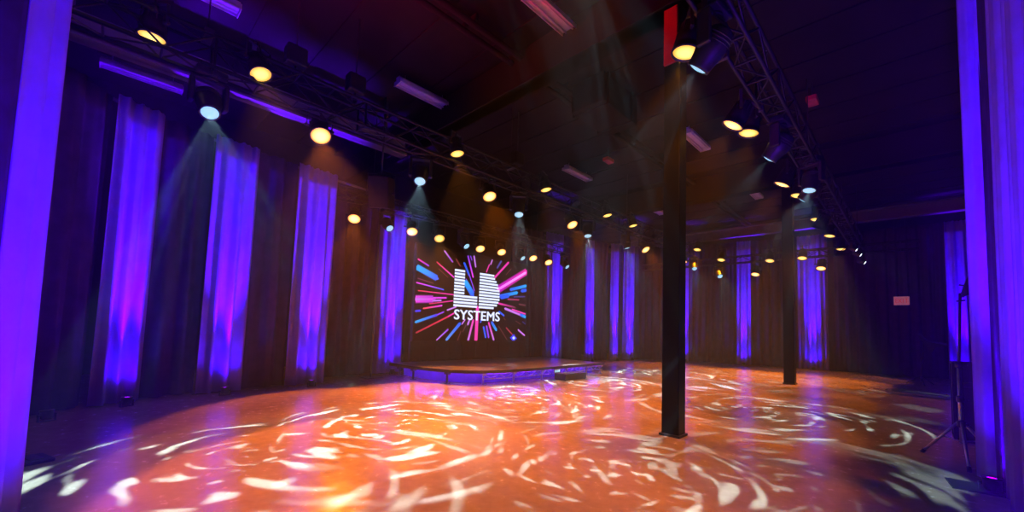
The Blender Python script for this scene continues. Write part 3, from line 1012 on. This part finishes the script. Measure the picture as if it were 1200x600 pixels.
ln.links.new(at.outputs[0], lb.inputs['Emission Color']); lb.inputs['Emission Strength'].default_value = 1.15
me = bpy.data.meshes.new('display'); bm.to_mesh(me); bm.free(); me.materials.append(M['screen']); me.materials.append(led)
o = obj('display', me, t); o['label'] = 'lit display with coloured streaks and a white logo'

# ------------------------------------------------------------------ stage
edge = smooth_path([(-9.05, 5.0), (-8.0, 5.03), (-7.1, 5.32), (-6.66, 5.72), (-6.47, 6.4), (-6.47, 7.6), (-6.55, 10.6)], 2)
edge[0] = (-9.05, 5.0)
front = edge
sc0 = Vector((-7.6, 8.0, 0))
rel = lambda pts: [(x - sc0.x, y - sc0.y) for x, y in pts]
t = thing('stage', 'low stage with a rounded corner and violet light beneath, in front of the video screen', 'stage', sc0)
bm = bmesh.new(); prism(bm, rel(front + [(-9.05, 10.6)]), 0.27, 0.31); mk('deck', bm, M['deck'], t)
bm = bmesh.new()
for a, b in zip(rel(front), rel(front)[1:]):
    d = (Vector(b) - Vector(a)).normalized(); nn = Vector((d.y, -d.x)) * 0.012
    vs_ = [(a[0], a[1], 0.245), (b[0], b[1], 0.245), (b[0], b[1], 0.312), (a[0], a[1], 0.312)]
    lo = [bm.verts.new(v) for v in vs_]; hi = [bm.verts.new((v[0] + nn.x, v[1] + nn.y, v[2])) for v in vs_]
    bm.faces.new(lo); bm.faces.new(hi[::-1])
    for i in range(4):
        bm.faces.new((lo[i], lo[(i + 1) % 4], hi[(i + 1) % 4], hi[i]))
mk('edge_band', bm, M['box'], t)
fl = [Vector(p) for p in rel(front)]
acc = [0]
for a, b in zip(fl, fl[1:]):
    acc.append(acc[-1] + (b - a).length)
FT = acc[-1]
fpath = [tuple(p) for p in fl]
# aluminium lattice under the front edge
bm = bmesh.new()
s = 2.75
pt = lambda s, z, off=0.05: (lambda p, d: (p.x - d.y * off, p.y + d.x * off, z))(*path_at(fpath, s))
k = 0
while s < FT - 0.05:
    e = min(FT - 0.02, s + 0.2)
    tube(bm, pt(s, 0.225), pt(e, 0.225), 0.011, 6); tube(bm, pt(s, 0.125), pt(e, 0.125), 0.011, 6)
    tube(bm, pt(s, 0.125 if k % 2 else 0.225), pt(e, 0.225 if k % 2 else 0.125), 0.008, 6)
    s = e; k += 1
o = mk('lattice_rail', bm, M['steel'], t); o['label'] = 'bright metal lattice below the stage edge'
for s in (0.35, 0.9, 1.9, 2.75, 3.6, 4.6, 5.6, 6.6, FT - 0.1):
    q, d = path_at(fpath, s)
    bm = bmesh.new()
    x, y = q.x - d.y * 0.07, q.y + d.x * 0.07
    tube(bm, (x, y, 0), (x, y, 0.27), 0.024, 10); box(bm, x - 0.05, x + 0.05, y - 0.05, y + 0.05, 0, 0.012); box(bm, x - 0.05, x + 0.05, y - 0.05, y + 0.05, 0.20, 0.27)
    mk('leg', bm, M['steel'] if s > 2.5 else M['black_metal'], t)
for x, y in ((-8.9, 6.6), (-8.9, 8.2), (-8.9, 10.4), (-7.7, 10.45)):
    bm = bmesh.new(); tube(bm, (x - sc0.x, y - sc0.y, 0), (x - sc0.x, y - sc0.y, 0.27), 0.024, 10); mk('leg', bm, M['black_metal'], t)
bm = bmesh.new()                                   # LED tape under the rim
s = 0.1
while s < FT - 0.1:
    e = min(FT - 0.1, s + 0.25)
    tube(bm, pt(s, 0.262, 0.10), pt(e, 0.262, 0.10), 0.007, 6); s = e
o = mk('led_strip', bm, M['violet_strip'], t); o['label'] = 'glowing violet strip under the rim'
bm = bmesh.new()                                   # pale cloth behind the legs
s = 0.1; n = 60; a_ = None
for i in range(n + 1):
    ss = 0.1 + (FT - 0.2) * i / n
    p0 = bm.verts.new(pt(ss, 0.003, 0.34 + 0.012 * math.sin(i * 1.7))); p1 = bm.verts.new(pt(ss, 0.268, 0.34 + 0.012 * math.sin(i * 1.7)))
    if a_:
        bm.faces.new((a_[0], p0, p1, a_[1]))
    a_ = (p0, p1)
o = mk('skirt', bm, M['pale_drape'], t)
md = o.modifiers.new('cloth', 'SOLIDIFY'); md.thickness = 0.005

# step in front of the stage
t = thing('stage_step', 'black box step on the floor against the stage front', 'step', (-6.22, 8.5, 0))
bm = bmesh.new(); box(bm, -0.17, 0.17, -0.45, 0.45, 0.012, 0.15, bevel=0.008); mk('body', bm, M['box'], t)
bm = bmesh.new(); box(bm, -0.175, 0.175, -0.455, 0.455, 0.15, 0.166, bevel=0.004); mk('tread', bm, M['black'], t)
for x in (-0.14, 0.14):
    for y in (-0.41, 0.41):
        bm = bmesh.new(); tube(bm, (x, y, 0), (x, y, 0.014), 0.02, 8); mk('foot', bm, M['black_metal'], t)
# little cluster of clear lamps on the stage rim above the step
q = at_x(652, 435, -6.45)
t = thing('rim_lamp', 'small clear lamp on the stage front above the black step', 'lamp', (-6.42, q.y, 0.20))
bm = bmesh.new(); box(bm, -0.03, 0.0, -0.12, 0.12, -0.05, 0.05, bevel=0.006); mk('housing', bm, M['steel'], t)
bm = bmesh.new()
for y in (-0.07, 0, 0.07):
    lathe(bm, [(0.03, 0.0), (0.02, 0.012), (0, 0.016)], 12, mtx=Matrix.Translation((0, y, 0)) @ Matrix.Rotation(PI / 2, 4, 'Y'))
mk('bulb', bm, M['white_lens'], t)

# ------------------------------------------------------------------ unlit ceiling battens
places = [('above the middle of the view, nearest', (650, 22)), ('left of centre above the left truss', (497, 113)), ('in the middle left row, second', (677, 205)), ('just left of the front column', (768, 247)),
          ('right of the front column', (816, 166)), ('beside the right truss, farthest of its row', (884, 227)), ('above the left curtain', (168, 92)), ('at the top left corner of the view', (222, -14))]
for lab, (px, py) in places:
    p = at_z(px, py, 5.97)
    t = thing('ceiling_light', 'unlit white batten light on the ceiling ' + lab, 'ceiling light', (p.x, p.y, ZT - 0.07))
    bm = bmesh.new()
    prism(bm, [(-0.13, -0.61), (0.13, -0.61), (0.13, 0.61), (-0.13, 0.61)], -0.17, -0.15)
    box(bm, -0.06, 0.06, -0.61, 0.61, -0.15, -0.08)
    for s in (-1, 1):
        box(bm, s * 0.13 - 0.004, s * 0.13 + 0.004, -0.61, 0.61, -0.22, -0.15)
        box(bm, -0.13, 0.13, s * 0.61 - 0.006, s * 0.61 + 0.006, -0.235, -0.15)
    mk('housing', bm, M['white_metal'], t)
    for s in (-1, 1):
        bm = bmesh.new(); tube(bm, (s * 0.065, -0.59, -0.195), (s * 0.065, 0.59, -0.195), 0.013, 10); mk('tube', bm, M['tube'], t)
    bm = bmesh.new()
    for y in (-0.45, 0.45):
        tube(bm, (0, y, -0.09), (0, y, 0.02), 0.008, 6)
    mk('hanger', bm, M['steel'], t)

# small red fittings on the ceiling
for lab, (px, py) in (('between the two middle batten lights', (713, 188)), ('right of the right truss', (952, 118))):
    p = at_z(px, py, 5.9)
    t = thing('ceiling_alarm', 'small dusty red fitting under the ceiling ' + lab, 'alarm', (p.x, p.y, 5.9))
    bm = bmesh.new(); box(bm, -0.09, 0.09, -0.16, 0.16, -0.05, 0.05, bevel=0.015); mk('case', bm, M['brown'], t)
    bm = bmesh.new(); tube(bm, (0, 0, 0.04), (0, 0, ZT - 0.024 - 5.9), 0.015, 8); mk('stem', bm, M['black_metal'], t)

# ------------------------------------------------------------------ sign on the back curtain
p = at_y(1056.5, 352.5, 19.6)
t = thing('exit_sign', 'small pink sign hanging before the dark back curtain', 'sign', p)
bm = bmesh.new(); box(bm, -0.20, 0.20, -0.02, 0.02, -0.15, 0.15, bevel=0.008); mk('panel', bm, M['sign'], t)
bm = bmesh.new()


def glyph(bm, ch, x, w_, h_, s_):
    B = lambda a, b, c, d: box(bm, x + a, x + b, -0.024, -0.019, c, d)
    if ch == 'E':
        B(0, s_, -h_, h_)
        for z in (-h_, -s_ / 2, h_ - s_):
            B(0, w_, z, z + s_)
    if ch == 'I':
        B(w_ / 2 - s_ / 2, w_ / 2 + s_ / 2, -h_, h_)
    if ch == 'T':
        B(w_ / 2 - s_ / 2, w_ / 2 + s_ / 2, -h_, h_); B(0, w_, h_ - s_, h_)
    if ch == 'X':
        for sg in (-1, 1):
            box(bm, -s_ / 2, s_ / 2, -0.024, -0.019, -h_ * 1.12, h_ * 1.12, 0, Matrix.Translation((x + w_ / 2, 0, 0)) @ Matrix.Rotation(sg * 0.5, 4, 'Y'))


for i, ch in enumerate('EXIT'):
    glyph(bm, ch, -0.155 + i * 0.083, 0.062, 0.075, 0.018)
mk('lettering', bm, M['sign_red'], t)
bm = bmesh.new()
for x in (-0.15, 0.15):
    tube(bm, (x, 0, 0.14), (x, 0, 5.5 - p.z), 0.006, 6)
mk('hanger', bm, M['black_metal'], t)

# ------------------------------------------------------------------ right side: tripod stand, case, music stand
t = thing('tripod_stand', 'tall metal tripod stand with a dark hooded lamp on top, by the right foreground curtain', 'stand', (0.34, 6.42, 0))
c0 = Vector((0.34, 6.42, 0))
bm = bmesh.new(); tube(bm, (0, 0, 0.20), (0, 0, 1.02), 0.019, 12); o = mk('lower_pole', bm, M['steel'], t)
bm = bmesh.new(); tube(bm, (0, 0, 1.0), (0.03, 0, 1.78), 0.012, 12); mk('upper_pole', bm, M['black_metal'], t)
for z in (1.02, 0.66, 0.40):
    bm = bmesh.new(); lathe(bm, [(0.02, z - 0.035), (0.032, z - 0.03), (0.032, z + 0.03), (0.02, z + 0.035)], 14); tube(bm, (0, 0, z), (0.06, -0.02, z), 0.010, 8); mk('collar', bm, M['black_metal'], t)
for tip in ((0.05 - c0.x, 6.64 - c0.y), (0.36 - c0.x, 6.03 - c0.y), (0.62 - c0.x, 6.62 - c0.y)):
    bm = bmesh.new(); tube(bm, (tip[0] * 0.06, tip[1] * 0.06, 0.42), (tip[0], tip[1], 0.02), 0.014, 10)
    tube(bm, (0, 0, 0.22), (tip[0] * 0.5, tip[1] * 0.5, 0.235), 0.007, 8)
    lg = mk('leg', bm, M['steel'], t)
    bm = bmesh.new(); tube(bm, (tip[0] * 0.94, tip[1] * 0.94, 0.043), (tip[0] * 1.03, tip[1] * 1.03, 0.004), 0.018, 10); mk('rubber_foot', bm, M['black'], lg)
# hood: a tapering shade tipped over the pole
lmp = bmesh.new()
hp = [at_y(px, py, 6.42) - c0 for px, py in ((1125.5, 345), (1128, 349), (1136, 344), (1143, 344.5), (1142, 313), (1136, 320), (1133, 326), (1129, 336))]
lo = [lmp.verts.new((v.x, v.y - 0.06, v.z)) for v in hp]; hi = [lmp.verts.new((v.x, v.y + 0.06, v.z)) for v in hp]
lmp.faces.new(lo); lmp.faces.new(hi[::-1])
for i in range(len(hp)):
    j = (i + 1) % len(hp)
    lmp.faces.new((lo[i], lo[j], hi[j], hi[i]))
bmesh.ops.bevel(lmp, geom=list(lmp.edges), offset=0.006, segments=2, affect='EDGES')
o = mk('lamp_hood', lmp, M['black'], t); o['label'] = 'dark tapering hood'
bm = bmesh.new()
for a, b in (((1124, 334), (1131, 335)), ((1121, 353), (1131, 352))):
    pa, pb = at_y(*a, 6.40) - c0, at_y(*b, 6.42) - c0
    tube(bm, pa, pb, 0.008, 8)
mk('handle', bm, M['black_metal'], t)

pa, pb = at_y(1120, 490, 7.7), at_y(1146, 490, 7.7)
t = thing('equipment_case', 'upright black case standing behind the tripod stand', 'case', ((pa.x + pb.x) / 2 + 0.02, 7.85, 0))
hw = (pb.x - pa.x) / 2 + 0.03
bm = bmesh.new(); box(bm, -hw, hw, -0.18, 0.18, 0.03, 1.0, bevel=0.012); mk('body', bm, M['black'], t)
bm = bmesh.new()
for x in (-hw, hw):
    for y in (-0.18, 0.18):
        box(bm, x - 0.012, x + 0.012, y - 0.012, y + 0.012, 0.03, 1.0)
for z in (0.03, 0.99):
    for x in (-hw, hw):
        box(bm, x - 0.012, x + 0.012, -0.18, 0.18, z - 0.01, z + 0.015)
    for y in (-0.18, 0.18):
        box(bm, -hw, hw, y - 0.012, y + 0.012, z - 0.01, z + 0.015)
mk('edge_trim', bm, M['black_metal'], t)
bm = bmesh.new(); box(bm, -0.06, 0.06, -0.20, -0.18, 0.7, 0.76, bevel=0.006); mk('handle', bm, M['black_metal'], t)
for x in (-hw + .05, hw - .05):
    for y in (-0.13, 0.13):
        bm = bmesh.new(); tube(bm, (x - 0.012, y, 0.022), (x + 0.012, y, 0.022), 0.022, 12); mk('caster', bm, M['black'], t)

ms = at_z(1080, 451, 0)
t = thing('music_stand', 'black stand with a tilted desk before the right end of the back curtain', 'stand', (ms.x, ms.y, 0))
m0 = Vector((ms.x, ms.y, 0))
Yv = ms.y
top = at_y(1083, 401, Yv) - m0
bm = bmesh.new(); tube(bm, (0, 0, 0.1), (0.02, 0, 0.75), 0.022, 10); tube(bm, (0.02, 0, 0.7), top, 0.015, 10); mk('pole', bm, M['black'], t)
for k in range(3):
    a = 2 * PI * k / 3 + 0.7
    bm = bmesh.new(); tube(bm, (0, 0, 0.28), (0.33 * math.cos(a), 0.33 * math.sin(a), 0.015), 0.014, 8); mk('leg', bm, M['black'], t)
bm = bmesh.new()
dk = [at_y(px, py, Yv) - m0 for px, py in ((1076, 392), (1080, 393.5), (1086, 400), (1097, 402.5), (1110, 404.5), (1109, 407), (1097, 407), (1092, 413), (1088, 411), (1084, 404), (1077, 397))]
lo = [bm.verts.new((v.x, v.y - 0.13, v.z)) for v in dk]; hi = [bm.verts.new((v.x, v.y + 0.13, v.z + 0.05)) for v in dk]
bm.faces.new(lo); bm.faces.new(hi[::-1])
for i in range(len(dk)):
    j = (i + 1) % len(dk)
    bm.faces.new((lo[i], lo[j], hi[j], hi[i]))
mk('desk', bm, M['black'], t)
a, b = at_y(1066, 412, Yv) - m0, at_y(1081, 410, Yv) - m0
bm = bmesh.new(); tube(bm, a, b, 0.010, 8); tube(bm, a, a + Vector((-0.1, 0, -0.03)), 0.02, 8); mk('side_arm', bm, M['black'], t)

# base plate at the right foreground drape
p = at_z(1143, 572, 0)
t = thing('floor_plate', 'flat dark base plate with a short post at the foot of the right foreground curtain', 'base plate', (p.x, p.y, 0), 0.1)
bm = bmesh.new(); box(bm, -0.16, 0.20, -0.16, 0.16, 0, 0.012, bevel=0.003); mk('plate', bm, M['black_metal'], t)
bm = bmesh.new(); tube(bm, (0.17, 0, 0.01), (0.17, 0, 0.30), 0.022, 10); mk('post', bm, M['black_metal'], t)

# floor box at the far left
p = at_z(37, 541, 0)
t = thing('floor_box', 'low black cable box on the floor by the left foreground curtain', 'box', (p.x, p.y, 0), 0.35)
bm = bmesh.new(); box(bm, -0.13, 0.13, -0.10, 0.10, 0, 0.03, bevel=0.008); mk('body', bm, M['black'], t)
bm = bmesh.new(); box(bm, -0.11, 0.11, -0.04, 0.04, 0.03, 0.038, bevel=0.003); mk('lid', bm, M['black_metal'], t)
